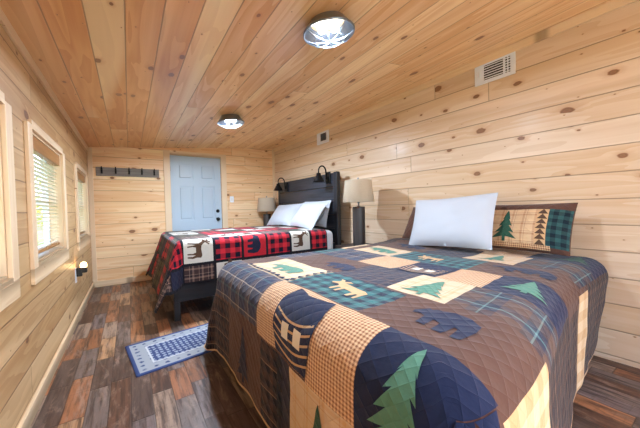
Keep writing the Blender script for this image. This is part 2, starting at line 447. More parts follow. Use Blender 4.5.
# wall behind the camera with a wide unglazed opening kept for daylight fill
bm = NB()
FX0, FX1, FZ = .1, 2.3, 2.0
box(bm, XL, FX0, YF - T, YF, 0, 2.0); box(bm, FX1, 2.75, YF - T, YF, 0, 2.0); box(bm, XL, 2.75, YF - T, YF, 2.0, 2.06)
structure(obj('wall_front', bm, m_wall_back), 'pine board wall at the entrance end', 'wall')

# trim boards
bm = NB(); box(bm, XL, XL + .018, YF, YB, 0, .085, .003)
structure(obj('baseboard_left', bm, m_trimY), 'pale pine baseboard along the left wall', 'baseboard')
bm = NB(); box(bm, XL + .018, DX0 - .1, YB - .018, YB, 0, .085, .003); box(bm, DX1 + .1, xw(YB), YB - .018, YB, 0, .085, .003)
structure(obj('baseboard_back', bm, m_trimX), 'pale pine baseboard along the far end wall', 'baseboard')
n = 0
def trim(bm, m, label):
    global n; n += 1
    return structure(obj('trim_%d' % n, bm, m), label, 'trim')
bm = NB(); box(bm, XL, XL + .016, YF, YB, ZL - .055, ZL + .002, .003)
trim(bm, m_trimY, 'narrow pine trim along the top of the left wall')
bm = NB(); box(bm, 0, .016, YF, YB, -.075, .0, .003, f=lambda p: Vector((xw(p.y) - p.x, p.y, zr(p.y) + p.z)))
trim(fix(bm), m_trimY, 'pale pine trim along the top of the right wall')
bm = NB(); box(bm, XL, XL + .055, YB - .018, YB, .085, ZL, .003)
trim(bm, m_trimZ, 'upright pine corner trim left of the coat rail')
bm = NB(); box(bm, xw(YB) - .05, xw(YB), YB - .018, YB, 0, zr(YB) - .02, .003)
trim(bm, m_trimZ, 'upright pine corner trim behind the far table lamp')
# door casing
bm = NB()
box(bm, DX0 - .095, DX0, YB - .02, YB, 0, DZ + .07, .003); box(bm, DX1, DX1 + .095, YB - .02, YB, 0, DZ + .07, .003)
trim(bm, m_trimZ, 'upright pine casing boards either side of the blue door')
bm = NB(); box(bm, DX0, DX1, YB - .02, YB, DZ, DZ + .07, .003)
trim(bm, m_trimX, 'pine head casing over the blue door')

# ------------------------------------------------------------------ door
door = empty('door_1', (1.0, YB, 0), 'pale blue six-panel door with black knob and deadbolt in the far wall', 'door', kind='structure')
bm = NB()
yd = YB + .012
W, H = DX1 - DX0, DZ
box(bm, DX0 + .004, DX1 - .004, yd + .012, yd + .045, .006, DZ - .004)
sx = [0, .115, .115 + (W - .345) / 2, .23 + (W - .345) / 2, W - .115, W]
sz = [0, .22, .75, .93, 1.52, 1.63, 1.90, DZ]
X0 = DX0
for a, b in ((0, .115), (sx[2], sx[3]), (W - .115, W)): box(bm, X0 + a + (.004 if a == 0 else 0), X0 + b - (.004 if b == W else 0), yd, yd + .02, .006, DZ - .004)
for a, b in ((.006, .22), (.75, .93), (1.52, 1.63), (1.90, DZ - .004)):
    for c, d in ((sx[1], sx[2]), (sx[3], sx[4])): box(bm, X0 + c, X0 + d, yd, yd + .02, a, b)
for a, b in ((.22, .75), (.93, 1.52), (1.63, 1.90)):
    for c, d in ((sx[1], sx[2]), (sx[3], sx[4])): box(bm, X0 + c + .028, X0 + d - .028, yd + .002, yd + .02, a + .028, b - .028, .009, 2)
obj('door_leaf', bm, m_door, door)
RY = Matrix.Rotation(PI/2, 4, 'X')   # lathe axis +z -> -y
def at(x, y, z, R=Matrix.Identity(4)): return Matrix.Translation((x, y, z)) @ R
kx = DX1 - .072
bm = NB(); lathe(bm, [(.0005, .062), (.018, .06), (.027, .05), (.028, .04), (.02, .03), (.011, .024), (.011, .008), (.03, .008), (.032, 0)], 24, at(kx, yd, .93, RY))
obj('door_knob', bm, m_black, door, True)
bm = NB(); lathe(bm, [(.0005, .024), (.016, .024), (.018, .014), (.029, .01), (.031, 0)], 24, at(kx, yd, 1.075, RY)); box(bm, kx - .004, kx + .004, yd - .034, yd - .02, 1.06, 1.09, .002)
obj('deadbolt', bm, m_black, door)
for z in (.25, 1.02, 1.8):
    bm = NB(); tube(bm, [(DX0 + .001, yd - .006, z - .045), (DX0 + .001, yd - .006, z + .045)], .006, 8)
    obj('hinge', bm, m_steel, door)

# ------------------------------------------------------------------ windows
def window(i, y0, y1, label):
    w = empty('window_%d' % i, (XL, (y0 + y1)/2, WZ0), label, 'window', kind='structure')
    t = .014
    bm = NB()   # wooden jamb lining of the deep opening
    box(bm, XL - T, XL, y0, y0 + t, WZ0, WZ1); box(bm, XL - T, XL, y1 - t, y1, WZ0, WZ1)
    box(bm, XL - T, XL, y0 + t, y1 - t, WZ1 - t, WZ1); 
    obj('jamb', bm, m_trimZ, w)
    bm = NB(); box(bm, XL - T, XL + .004, y0 + t, y1 - t, WZ0, WZ0 + t, .002)
    obj('window_sill', bm, m_trimY, w)
    cw = .088
    bm = NB()
    box(bm, XL, XL + .02, y0 - cw, y0, WZ0 - .02, WZ1 + .02, .003); box(bm, XL, XL + .02, y1, y1 + cw, WZ0 - .02, WZ1 + .02, .003)
    obj('side_casing', bm, m_trimZ, w)
    bm = NB()
    box(bm, XL, XL + .02, y0 - cw, y1 + cw, WZ0 - .11, WZ0 - .02, .003); box(bm, XL, XL + .019, y0, y1, WZ0 - .02, WZ0, .001)
    box(bm, XL, XL + .019, y0, y1, WZ1, WZ1 + .05, .001)
    obj('cross_casing', bm, m_trimY, w)
    bm = NB()
    a, b, c, d, x0, x1 = y0 + t, y1 - t, WZ0 + t, WZ1 - t, XL - T + .005, XL - T + .04
    f = .035
    box(bm, x0, x1, a, a + f, c, d, .003); box(bm, x0, x1, b - f, b, c, d, .003)
    box(bm, x0, x1, a + f, b - f, c, c + f, .003); box(bm, x0, x1, a + f, b - f, d - f, d, .003)
    mz = (c + d)/2 - .02
    box(bm, x0, x1, a + f, b - f, mz - .022, mz + .022, .003)
    obj('window_frame', bm, m_vinyl, w)
    bm = NB(); bm.faces.new([bm.verts.new((x0 + .016, p, q)) for p, q in ((a + f, c + f), (b - f, c + f), (b - f, d - f), (a + f, d - f))])
    obj('window_pane', bm, m_glass, w)
    return (a, b, c, d)
m_slat = plain('blind_slat', srgb(232,220,190), .45, mott=.03)
m_valance = wood('warm_wood_valance', 'Y', 'Z', 'X', srgb(196,142,84), srgb(140,92,50), w=3, rough=.4)
WL = ['near window at the left edge, only its lit far jamb showing', 'middle window of the left wall with half-open slatted blind', 'far window of the left wall next to the end wall corner']
BL = ['slatted blind in the near window at the left edge', 'slatted blind in the middle left-wall window, bright sky showing', 'slatted blind in the far left-wall window by the corner']
for i, (a, b) in enumerate(WINS):
    A, B, C, D = window(i + 1, a, b, WL[i])
    bl = empty('window_blind', (XL - .045, (A + B)/2, C), BL[i], 'blind', 'blinds in the left wall windows')
    xc = XL - .034
    bm = NB(); box(bm, xc - .012, xc + .03, A + .004, B - .004, D - .085, D - .001, .004)
    obj('valance', bm, m_valance, bl)
    bm = NB(); z = C + .055; k = 0
    while z < D - .095:
        M = Matrix.Translation((xc, 0, z)) @ Matrix.Rotation(-.30, 4, 'Y')
        box(bm, -.0125, .0125, A + .008, B - .008, -.0009, .0009, M=M); z += .0285
    obj('slats', bm, m_slat, bl)
    bm = NB(); box(bm, xc - .012, xc + .012, A + .008, B - .008, C + .02, C + .04, .003)
    obj('bottom_rail', bm, m_valance, bl)
    bm = NB()
    for q in (A + .12, (A + B)/2, B - .12): tube(bm, [(xc + .0135, q, C + .03), (xc + .0135, q, D - .08)], .0012, 5)
    obj('ladder_cord', bm, m_slat, bl)

# ------------------------------------------------------------------ outdoors beyond the windows
m_ground = plain('meadow', srgb(120,136,70), .95, mott=.3, sc=1.5)
bm = NB(); box(bm, -40, 40, -40, 40, -.7, -.5)
structure(obj('ground', bm, m_ground), 'grassy ground outside the left windows', 'ground')
m_reflector = plain('pale_concrete', srgb(206,202,196), .8, mott=.1, sc=4)
bm = NB(); box(bm, -1.6, 4.2, -6.0, YF - T, -.3, -.02)  # unseen pale slab, added to throw sunlight up onto the ceiling
structure(obj('reflector', bm, m_reflector), 'pale concrete porch added outside the entrance to bounce sunlight in', 'reflector')
def leaf_mat():
    g = G('foliage_yellow_green')
    n = g.noise(g.obj(), 2.2, 3)
    c = g.ramp(n, [(.3, srgb(110,128,44)), (.7, srgb(206,196,84))])
    g.set(c, .7, 0, .2); tr = g.n('ShaderNodeBsdfTranslucent'); g.put(srgb(206,204,84), tr.inputs[0])
    mx = g.n('ShaderNodeMixShader'); mx.inputs[0].default_value = .45
    g.l(g.b.outputs[0], mx.inputs[1]); g.l(tr.outputs[0], mx.inputs[2]); g.l(mx.outputs[0], g.out.inputs[0]); return g.m
m_leaf = leaf_mat(); m_bark = plain('bark', srgb(84,68,54), .9, mott=.3, sc=12)
TREES = [(-2.9, 21.0, 1.5, 3.4, 'yellow-green leafy tree outside beyond the far window'), (-4.3, 12.2, 1.2, 1.5, 'yellow-green leafy tree outside the middle window'), (-8.5, 12.5, 2.2, 4.4, 'taller yellow-green tree standing farther from the windows')]
for (x, y, r, h, lab) in TREES:
    t = empty('tree', (x, y, -.5), lab, 'tree', 'trees outside the windows')
    rnd = random.Random(int(x*100 + y*10))
    bm = NB(); tube(bm, [(x, y, -.52), (x + .05, y, h*.4), (x, y + .05, h*.8)], [.14, .1, .04], 10)
    obj('trunk', bm, m_bark, t)
    bm = NB()
    for k in range(2600):
        while True:
            p = Vector((rnd.uniform(-1, 1), rnd.uniform(-1, 1), rnd.uniform(-1, 1)))
            if .3 < p.length < 1: break
        p = Vector((x + p.x*r, y + p.y*r, h*.5 + p.z*h*.62))
        q = Matrix.Rotation(rnd.uniform(0, 6.3), 3, 'Z') @ Matrix.Rotation(rnd.uniform(-1.2, 1.2), 3, 'X'); s = rnd.uniform(.06, .12)
        bm.faces.new([bm.verts.new(p + q @ Vector(c)*s) for c in ((-1, 0, 0), (0, -.5, .1), (1, 0, 0), (0, .5, .1))])
    obj('foliage', bm, m_leaf, t)

# ================================================================== WALL THINGS
# coat rail
rail = empty('coat_rail', (.02, YB, 1.64), 'grey barn-board coat rail with five black hooks on the far wall', 'coat rail')
bm = NB(); box(bm, -.385, .425, YB - .02, YB, 1.642, 1.77, .003); obj('board', bm, m_grey, rail)
for k in range(5):
    x = -.315 + k*.168
    bm = NB()
    box(bm, x - .011, x + .011, YB - .025, YB - .02, 1.675, 1.755, .002)
    tube(bm, [(x, YB - .024, 1.735), (x, YB - .045, 1.735), (x, YB - .06, 1.75), (x, YB - .062, 1.775)], [.006, .006, .006, .008], 8)
    tube(bm, [(x, YB - .024, 1.69), (x, YB - .04, 1.68), (x, YB - .056, 1.685), (x, YB - .062, 1.705)], [.006, .006, .006, .008], 8)
    obj('hook', bm, m_black, rail)
# light switch
sw = empty('light_switch', (1.594, YB, 1.285), 'white light switch plate right of the blue door', 'light switch')
bm = NB(); box(bm, 1.594 - .035, 1.594 + .035, YB - .007, YB, 1.285 - .057, 1.285 + .057, .003); obj('plate', bm, m_white, sw)
bm = NB(); box(bm, 1.594 - .015, 1.594 + .015, YB - .011, YB - .006, 1.285 - .032, 1.285 + .032, .002); obj('rocker', bm, m_vinyl, sw)

# outlet + night light on the left wall
oy, oz = 3.80, .445
ot = empty('wall_outlet', (XL, oy, oz), 'white outlet plate low on the left wall, holding the night light', 'outlet')
bm = NB(); box(bm, XL, XL + .007, oy - .036, oy + .036, oz - .06, oz + .09, .003); obj('plate', bm, m_white, ot)
bm = NB(); box(bm, XL + .006, XL + .009, oy - .016, oy + .016, oz - .036, oz - .008, .001); obj('socket', bm, m_vinyl, ot)
nl = empty('night_light', (XL + .01, oy, oz + .02), 'glowing plug-in night light with black body on the left wall outlet', 'night light')
bm = NB(); box(bm, XL + .009, XL + .055, oy - .026, oy + .026, oz + .0, oz + .09, .008, 3); box(bm, XL + .05, XL + .095, oy - .03, oy + .03, oz + .035, oz + .092, .008, 3)
obj('body', bm, m_blackp, nl)
bm = NB(); lathe(bm, [(.026, 0), (.028, .018), (.025, .036), (.016, .048), (.0005, .052)], 20, at(XL + .066, oy, oz + .092))
obj('glow_dome', bm, m_night, nl, True)

# vents on the right wall
def rw(p): return Vector((xw(p.y) - p.x, p.y, p.z))
v = empty('air_vent', (xw(1.16), 1.16, 2.235), 'white rectangular wall register with dark slats near the ceiling, larger one', 'air vent')
y0, y1, z0, z1 = 1.035, 1.355, 2.155, 2.345
bm = NB()
box(bm, 0, .012, y0, y1, z0, z0 + .03, .003, f=rw); box(bm, 0, .012, y0, y1, z1 - .03, z1, .003, f=rw)
box(bm, 0, .012, y0, y0 + .035, z0 + .03, z1 - .03, .002, f=rw); box(bm, 0, .012, y1 - .075, y1, z0 + .03, z1 - .03, .002, f=rw)
box(bm, 0, .012, y0 + .075, y0 + .09, z0 + .03, z1 - .03, .002, f=rw)
obj('frame', fix(bm), m_white, v)
bm = NB(); box(bm, .0005, .002, y0 + .03, y1 - .07, z0 + .025, z1 - .025, f=rw); obj('duct_opening', fix(bm), m_dark, v)
bm = NB()
for k in range(6):
    z = z0 + .042 + k*.0212
    box(bm, .002, .009, y0 + .09, y1 - .075, z - .0035, z + .0035, .001, f=rw)
for k in range(6):
    z = z0 + .042 + k*.0212
    box(bm, .002, .009, y0 + .035, y0 + .075, z - .004, z + .004, .001, f=rw)
box(bm, .002, .0095, y0 + .052, y0 + .058, z0 + .03, z1 - .03, f=rw)
obj('slats', fix(bm), m_white, v)
bm = NB(); box(bm, .012, .022, y1 - .045, y1 - .038, 2.225, 2.265, .002, f=rw); obj('damper_lever', fix(bm), m_white, v)
v = empty('air_vent', (xw(3.63), 3.63, 2.2), 'small square white vent over the charcoal headboard, the farther one', 'air vent')
y0, y1, z0, z1 = 3.50, 3.80, 2.09, 2.295
bm = NB()
box(bm, 0, .012, y0, y1, z0, z0 + .045, .003, f=rw); box(bm, 0, .012, y0, y1, z1 - .045, z1, .003, f=rw)
box(bm, 0, .012, y0, y0 + .06, z0 + .045, z1 - .045, .002, f=rw); box(bm, 0, .012, y1 - .09, y1, z0 + .045, z1 - .045, .002, f=rw)
obj('frame', fix(bm), m_white, v)
bm = NB(); box(bm, .0005, .002, y0 + .05, y1 - .085, z0 + .04, z1 - .04, f=rw); obj('duct_opening', fix(bm), m_dark, v)
bm = NB()
for k in range(5): box(bm, .002, .008, y0 + .075 + k*.026, y0 + .081 + k*.026, z0 + .045, z1 - .045, f=rw)
obj('slats', fix(bm), m_steel, v)

# ================================================================== CEILING LIGHTS
LAMP_W = 17.0
def ceiling_light(x, y, label, watt=LAMP_W):
    z = zc(x, y)
    L = empty('ceiling_light', (x, y, z), label, 'ceiling light', 'caged ceiling lights')
    tilt = Matrix.Rotation(-math.atan2(zr(y) - ZL, xw(y) - XL), 4, 'Y')
    Mx = at(x, y, z) @ tilt @ Matrix.Rotation(PI, 4, 'X')       # +z now points down from the ceiling
    bm = NB()
    lathe(bm, [(.0005, .001), (.092, .001), (.100, .008), (.103, .026), (.114, .044), (.134, .068), (.149, .086), (.154, .090), (.1545, .095), (.151, .096), (.144, .089), (.128, .069), (.107, .047), (.096, .030), (.092, .016), (.0005, .012)], 48, Mx)
    obj('metal_dish', fix(bm), m_steel, L, True)
    for sx, sy in ((.03, .022), (-.03, -.022)):
        d = Vector((sx, sy, 0)).normalized()
        bm = NB(); R = Vector((0, 0, 1)).rotation_difference(Vector((d.x*.55, d.y*.55, .8))).to_matrix().to_4x4()
        lathe(bm, [(.013, 0), (.014, .016), (.022, .026), (.028, .042), (.027, .056), (.018, .066), (.0005, .07)], 12, Mx @ at(sx*.3, sy*.3, .030, R))
        obj('bulb', bm, m_bulb, L, True)
        tip = (Mx @ at(sx*.3, sy*.3, .030, R)) @ Vector((0, 0, .078))
        ld = bpy.data.lights.new('led_beam', 'AREA'); ld.shape = 'DISK'; ld.size = .055; ld.energy = watt; ld.color = (.70, .84, 1.0)
        lo_ = bpy.data.objects.new('led_beam', ld); COL.objects.link(lo_); lo_.parent = L
        lo_.location = tip - L.location; lo_.rotation_euler = (0, -tilt.to_euler().y*0, 0)
    bm = NB()
    ring = lambda r, h: [(r*math.cos(2*PI*k/40), r*math.sin(2*PI*k/40), h) for k in range(40)]
    tube(bm, ring(.150, .098), .003, 6, True, M=Mx); tube(bm, ring(.085, .136), .002, 6, True, M=Mx)
    for k in range(8):
        a = 2*PI*k/8; c, s = math.cos(a), math.sin(a)
        tube(bm, [(r*c, r*s, h) for r, h in ((.150, .098), (.132, .116), (.085, .136), (.04, .143), (0, .144))], .0022, 6, M=Mx)
    obj('wire_cage', bm, m_steel, L, True)
ceiling_light(1.005, 1.365, 'round caged metal ceiling light, over the near bed, larger of the two in view')
ceiling_light(1.01, 3.32, 'round caged metal ceiling light, the smaller one farther off toward the blue door', 42.0)
ceiling_light(.985, -.55, 'round caged metal ceiling light added unseen at the entrance end for fill', 12.0)  # extra lamp behind the camera, added to brighten the room

# ================================================================== CLOTH SURFACES
def drape(s, r, fl):
    if s <= 0: return 0.0, 0.0
    amax = PI/2 - fl
    a = min(s/r, amax); rest = max(s - r*amax, 0)
    return r*math.sin(a) + rest*math.sin(fl), r*(1 - math.cos(a)) + rest*math.cos(fl)

def bed_surface(B):
    def S(u, v):
        a = max(u - B['uf'], 0); b = max(abs(v) - B['vh'], 0); sg = 1 if v >= 0 else -1
        if a > 0 and b > 0:
            phi = math.atan2(b, a); s2 = math.sin(2*phi)**2
            s = max(a, b)*(1 + B['ck']*s2)
            fl = B['fl_u']*math.cos(phi)**2 + B['fl_v']*math.sin(phi)**2 + B['cf']*s2
            cu, cv = math.cos(phi), math.sin(phi)
        elif a > 0: s, fl, cu, cv = a, B['fl_u'], 1, 0
        else: s, fl, cu, cv = b, B['fl_v'], 0, 1
        o, d = drape(s, B['r'], fl)
        ex = max(d - B['maxd'], 0); d = min(d, B['maxd']); o += ex*.4
        x = B['xh'] - min(u, B['uf']) - o*cu
        y = B['yc'] + sg*(min(abs(v), B['vh']) + o*cv)
        z = B['zt'] - d
        return B['post'](u, v, a, b, d, x, y, z)
    return S

def wob(u, v, k, seed): return noise.noise(Vector((u*k, v*k, seed)))

def normal_of(S, u, v, e=.004):
    p = S(u, v); a = S(u + e, v) - S(u - e, v); b = S(u, v + e) - S(u, v - e)
    n = a.cross(b); n.normalize()
    return p, n

def cloth(bm, S, u0, u1, v0, v1, rects, shapes, mats, step=.028, lift=.002, up=1):
    """patchwork: rects=[(ua,ub,va,vb,mat)], shapes=[(polygon in (u,v), mat)]"""
    idx = {m: i for i, m in enumerate(mats)}
    def cuts(lo, hi, vals):
        vs = sorted({round(x, 4) for x in vals if lo < x < hi} | {lo, hi}); out = [vs[0]]
        for p, q in zip(vs[:-1], vs[1:]):
            k = max(1, math.ceil((q - p)/step)); out += [p + (q - p)*i/k for i in range(1, k + 1)]
        return out
    U = cuts(u0, u1, [r[i] for r in rects for i in (0, 1)]); V = cuts(v0, v1, [r[i] for r in rects for i in (2, 3)])
    uvl = bm.loops.layers.uv.verify()
    grid = [[bm.verts.new(S(u, v)) for v in V] for u in U]
    for i in range(len(U) - 1):
        for j in range(len(V) - 1):
            cu, cv = (U[i] + U[i+1])/2, (V[j] + V[j+1])/2
            m = None
            for r in rects:
                if r[0] <= cu <= r[1] and r[2] <= cv <= r[3]: m = r[4]
            if m is None: continue
            f = bm.faces.new((grid[i][j], grid[i+1][j], grid[i+1][j+1], grid[i][j+1])); f.smooth = True; f.material_index = idx[m]
            for l, q in zip(f.loops, ((U[i], V[j]), (U[i+1], V[j]), (U[i+1], V[j+1]), (U[i], V[j+1]))): l[uvl].uv = q
    for si, (poly, m) in enumerate(shapes):
        lf = lift + si*.00005
        b2 = bmesh.new()
        vs = [b2.verts.new((p[0], p[1], 0)) for p in poly]
        f = b2.faces.new(vs)
        f.normal_update()
        bmesh.ops.triangulate(b2, faces=[f])
        for _ in range(5):
            es = [e for e in b2.edges if e.calc_length() > .03]
            if not es: break
            bmesh.ops.subdivide_edges(b2, edges=es, cuts=1)
            b2.normal_update(); bmesh.ops.triangulate(b2, faces=b2.faces)
        mp = {}
        for q in b2.verts:
            p, nn = normal_of(S, q.co.x, q.co.y)
            mp[q] = bm.verts.new(p + nn*lf*up)
        for f in b2.faces:
            g = bm.faces.new([mp[q] for q in f.verts]); g.smooth = True; g.material_index = idx[m]
            for l, q in zip(g.loops, f.verts): l[uvl].uv = (q.co.x, q.co.y)
        b2.free()
    loose = [q for q in bm.verts if not q.link_faces]
    bmesh.ops.delete(bm, geom=loose, context='VERTS')

DEER = [(-.40,.14),(-.38,-.05),(-.42,-.22),(-.38,-.46),(-.32,-.46),(-.33,-.24),(-.27,-.1),(-.25,-.25),(-.24,-.46),(-.18,-.46),(-.19,-.22),(-.14,-.08),(.08,-.08),(.12,-.22),(.10,-.46),(.16,-.46),(.18,-.22),(.2,-.1),(.24,-.25),(.26,-.44),(.32,-.44),(.28,-.1),(.27,.05),(.36,.22),(.48,.20),(.50,.26),(.42,.33),(.39,.40),(.50,.46),(.48,.52),(.38,.46),(.33,.6),(.28,.58),(.33,.42),(.2,.56),(.17,.52),(.30,.36),(.25,.28),(.16,.18),(0,.16),(-.3,.2)]
BEAR = [(-.45,.1),(-.47,-.1),(-.42,-.38),(-.28,-.38),(-.26,-.15),(-.2,-.12),(-.16,-.38),(-.02,-.38),(0,-.14),(.12,-.12),(.1,-.36),(.24,-.36),(.28,-.1),(.38,-.05),(.5,-.1),(.52,0),(.44,.12),(.39,.2),(.33,.17),(.28,.22),(.15,.22),(0,.28),(-.25,.26)]
MOOSE = [(-.42,.1),(-.4,-.1),(-.42,-.42),(-.36,-.42),(-.32,-.12),(-.26,-.12),(-.24,-.42),(-.18,-.42),(-.16,-.1),(.06,-.1),(.06,-.42),(.12,-.42),(.14,-.1),(.2,-.1),(.22,-.4),(.28,-.4),(.28,-.02),(.36,.06),(.5,-.02),(.54,.06),(.44,.2),(.46,.32),(.54,.42),(.42,.42),(.36,.3),(.28,.44),(.18,.42),(.28,.24),(.1,.24),(-.3,.2)]
def TREE(n=4, w=.42):
    L = [(.05, -.5), (.05, -.36)]
    y = -.36
    for k in range(n):
        ww = w*(1 - k/(n + .3)); y2 = -.36 + (k + 1)*.86/n
        L += [(ww, y - .07), (ww*.36, y + (y2 - y)*.72)]; y = y2 - .03
    R = L + [(0, .52)] + [(-p, q) for p, q in L[::-1]]
    return R
def place(poly, uc, vc, w, h, face=1, rot=0.0):
    """shape upright towards the head of the bed (-u), facing +v for face=1"""
    c, s = math.cos(rot), math.sin(rot)
    pts = [(x*w*face, y*h) for x, y in poly]
    pts = [(x*c - y*s, x*s + y*c) for x, y in pts]
    return [(uc - y, vc + x) for x, y in pts]

# ------------------------------------------------------------------ near bed and its lodge quilt
B2 = dict(xh=2.64, uf=2.64 - .52 - .14, vh=.74, r=.14, fl_u=.03, fl_v=.03, cf=.22, ck=.08, maxd=.655, yc=1.34, zt=.705)
def post2(u, v, a, b, d, x, y, z):
    t = min(1, max(0, (u - .7)/1.3)); t = t*t*(3 - 2*t)
    y = B2['yc'] + (y - B2['yc'])*(1 + (.2 if v < 0 else .06)*t)     # the quilt spreads wider towards the foot
    if v < 0 and b > 0: y += .17*d*max(0, 1 - u/1.0)
    k = 1 if (a == 0 and b == 0) else .6
    amp = .011*k
    z += amp*wob(u, v, 3.1, 1.0) + .004*wob(u, v, 11, 2.0)
    if a > 0 or b > 0:
        f = min(1, d/.3)
        if a > 0: x += f*(.022*wob(v, 0, 3.3, 5) + .006*wob(v, u, 9, 6))
        if b > 0: y += f*(.022*wob(u, 0, 3.1, 8) + .006*wob(u, v, 9, 9))
    if v > 0 and u < 1.2: z += .025*min(1, v/.5)*max(0, 1 - u/1.2)*(1 if b == 0 else max(0, 1 - b*4))
    # cloth gathered in a low ridge where it meets the pillows
    if u < .5 and v > -.35: z += .03*math.exp(-((u - .27)/.12)**2)*(.6 + .5*wob(v, 0, 2.5, 4))*(1 if b == 0 else max(0, 1 - b*6))
    return Vector((x, y, z))
B2['post'] = post2
S2 = bed_surface(B2)
UM, VM = 2.70, 1.45
o_ = .015
R2 = [(0, UM, -VM, VM, f_tan), (0, UM - .014, -VM + .014, VM - .014, f_brown)]
def r2(u0, u1, v0, v1, m): R2.append((u0, min(u1, UM - .014), max(v0, -VM + .014), min(v1, VM - .014), m))
# far drape
r2(0, 1.0, .86, VM, f_dark); r2(1.0, 1.64, .88, VM, f_plaid); r2(1.95, 2.28, .03, 1.0, f_plaid); r2(1.95, 2.28, .78, .9, f_teal)
r2(1.64, 1.95, .57, 1.0, f_brown); r2(1.9, 2.4, 1.0, VM, f_dark)
# row on the foot edge
r2(1.96, 2.30, -.14, .03, f_ging); r2(1.96, 2.30, -.40, -.14, f_ging); r2(1.96, 2.31, -.60, -.38, f_ging)
r2(1.96, 2.50, -.89, -.60, f_navy); r2(1.97, 2.70, -1.45, -.89, f_brown)
# second row
r2(1.65, 1.96, 0, .57, f_cream); r2(1.65, 1.95, -.46, 0, f_teal); r2(1.62, 1.96, -.95, -.46, f_brown)
# third row
r2(1.31, 1.65, .0, .6, f_brown); r2(1.31, 1.65, .6, .88, f_plaid); r2(1.31, 1.65, -.34, 0, f_rocks); r2(1.30, 1.63, -.60, -.34, f_cream); r2(1.31, 1.62, -.97, -.60, f_tplaid)
# fourth row
r2(1.0, 1.31, .17, .62, f_plaid); r2(1.0, 1.31, .62, .88, f_teal); r2(1.0, 1.31, -.12, .17, f_ging); r2(1.0, 1.31, -.40, -.12, f_navy); r2(1.0, 1.31, -.62, -.40, f_ging); r2(.98, 1.31, -.97, -.62, f_navy)
# fifth row
r2(.68, 1.0, .70, .86, f_cream); r2(.70, 1.0, .17, .57, f_cream); r2(.68, 1.0, -.42, .17, f_teal); r2(.66, .98, -.92, -.42, f_brown)
# sixth row
r2(.35, .68, .1, .62, f_brown); r2(.35, .68, .62, .86, f_dark); r2(.35, .68, -.22, .1, f_rocks); r2(.33, .66, -.55, -.22, f_cream); r2(.35, .66, -.90, -.55, f_tplaid)
r2(0, .35, .2, .86, f_dark); r2(0, .35, -.15, .2, f_brown); r2(0, .33, -.5, -.15, f_ging); r2(0, .35, -.92, -.5, f_navy)
# near drape
r2(0, .54, -VM, -.90, f_dark); r2(.54, .70, -VM, -.93, f_tanq); r2(.70, .98, -VM, -1.0, f_dark); r2(.98, 1.60, -VM, -.96, f_dark); r2(1.60, 1.97, -VM, -.92, f_tanq)
# foot drape
r2(2.30, UM, .5, VM, f_dark); r2(2.30, UM, 0, .5, f_brown); r2(2.31, UM, -.17, -.02, f_dark); r2(2.31, UM, -.27, -.17, f_nvy1); r2(2.31, UM, -.60, -.27, f_cream); r2(2.5, UM, 1.2, VM, f_tanq)
SH = []
SH.append((place(TREE(5, .52), 2.16, -.73, .20, .32), f_green))                     # big green tree on navy, over the foot edge
SH.append((place(BEAR, 1.765, -.665, .20, .27), f_navy))                             # navy bear on brown
SH.append((place(MOOSE, 1.79, -.26, .22, .17), f_tan))
SH.append((place(BEAR, 1.80, .28, .36, .20), f_green))
SH.append((place(TREE(4), 1.49, -.48, .22, .24), f_green))
SH.append((place(BEAR, 1.50, .12, .28, .2), f_navy))
SH.append((place(TREE(4), 1.13, -.76, .22, .22), f_green))
SH.append((place(MOOSE, .85, -.10, .22, .17), f_tan)); SH.append((place(BEAR, .84, .37, .3, .2), f_green)); SH.append((place(BEAR, .80, -.66, .32, .22), f_navy))
SH.append((place(TREE(3), .50, -.38, .22, .2), f_green)); SH.append((place(BEAR, .52, .33, .3, .2), f_navy)); SH.append((place(TREE(4), .20, -.73, .26, .2), f_dkgreen))
SH.append((place(TREE(4), 2.50, .23, .2, .32), f_nvy1)); SH.append((place(TREE(4), 2.50, -.46, .2, .32), f_dkgreen))
# canoes: dark hull, light ribs and two pale seats
def rect(u0, u1, v0, v1): return [(u0, v0), (u1, v0), (u1, v1), (u0, v1)]
def canoe(u0, v0, w, h):
    U = lambda t: u0 + t*h
    hull = [(U(.0), v0 - .40*w), (U(.06), v0 - .2*w), (U(.08), v0 + .1*w), (U(.02), v0 + .3*w), (U(.0), v0 + .42*w), (U(.3), v0 + .5*w), (U(.7), v0 + .48*w), (U(1), v0 + .42*w), (U(1), v0 - .42*w), (U(.7), v0 - .48*w), (U(.3), v0 - .5*w)]
    SH.append((hull, f_navy))
    for t in (.46, .57, .68, .79, .90):
        n_ = 10
        top = [(U(t + .10*math.cos(3.1*(i/n_ - .5)) - .06), v0 + w*.46*(2*i/n_ - 1)) for i in range(n_ + 1)]
        SH.append((top + [(p + .009, q) for p, q in top[::-1]], f_tan))
    for q in (-.19, .13): SH.append((rect(U(.55), U(.75), v0 + (q - .085)*w, v0 + (q + .095)*w), f_cream0))
canoe(1.975, -.27, .27, .32); canoe(1.01, -.26, .26, .28)
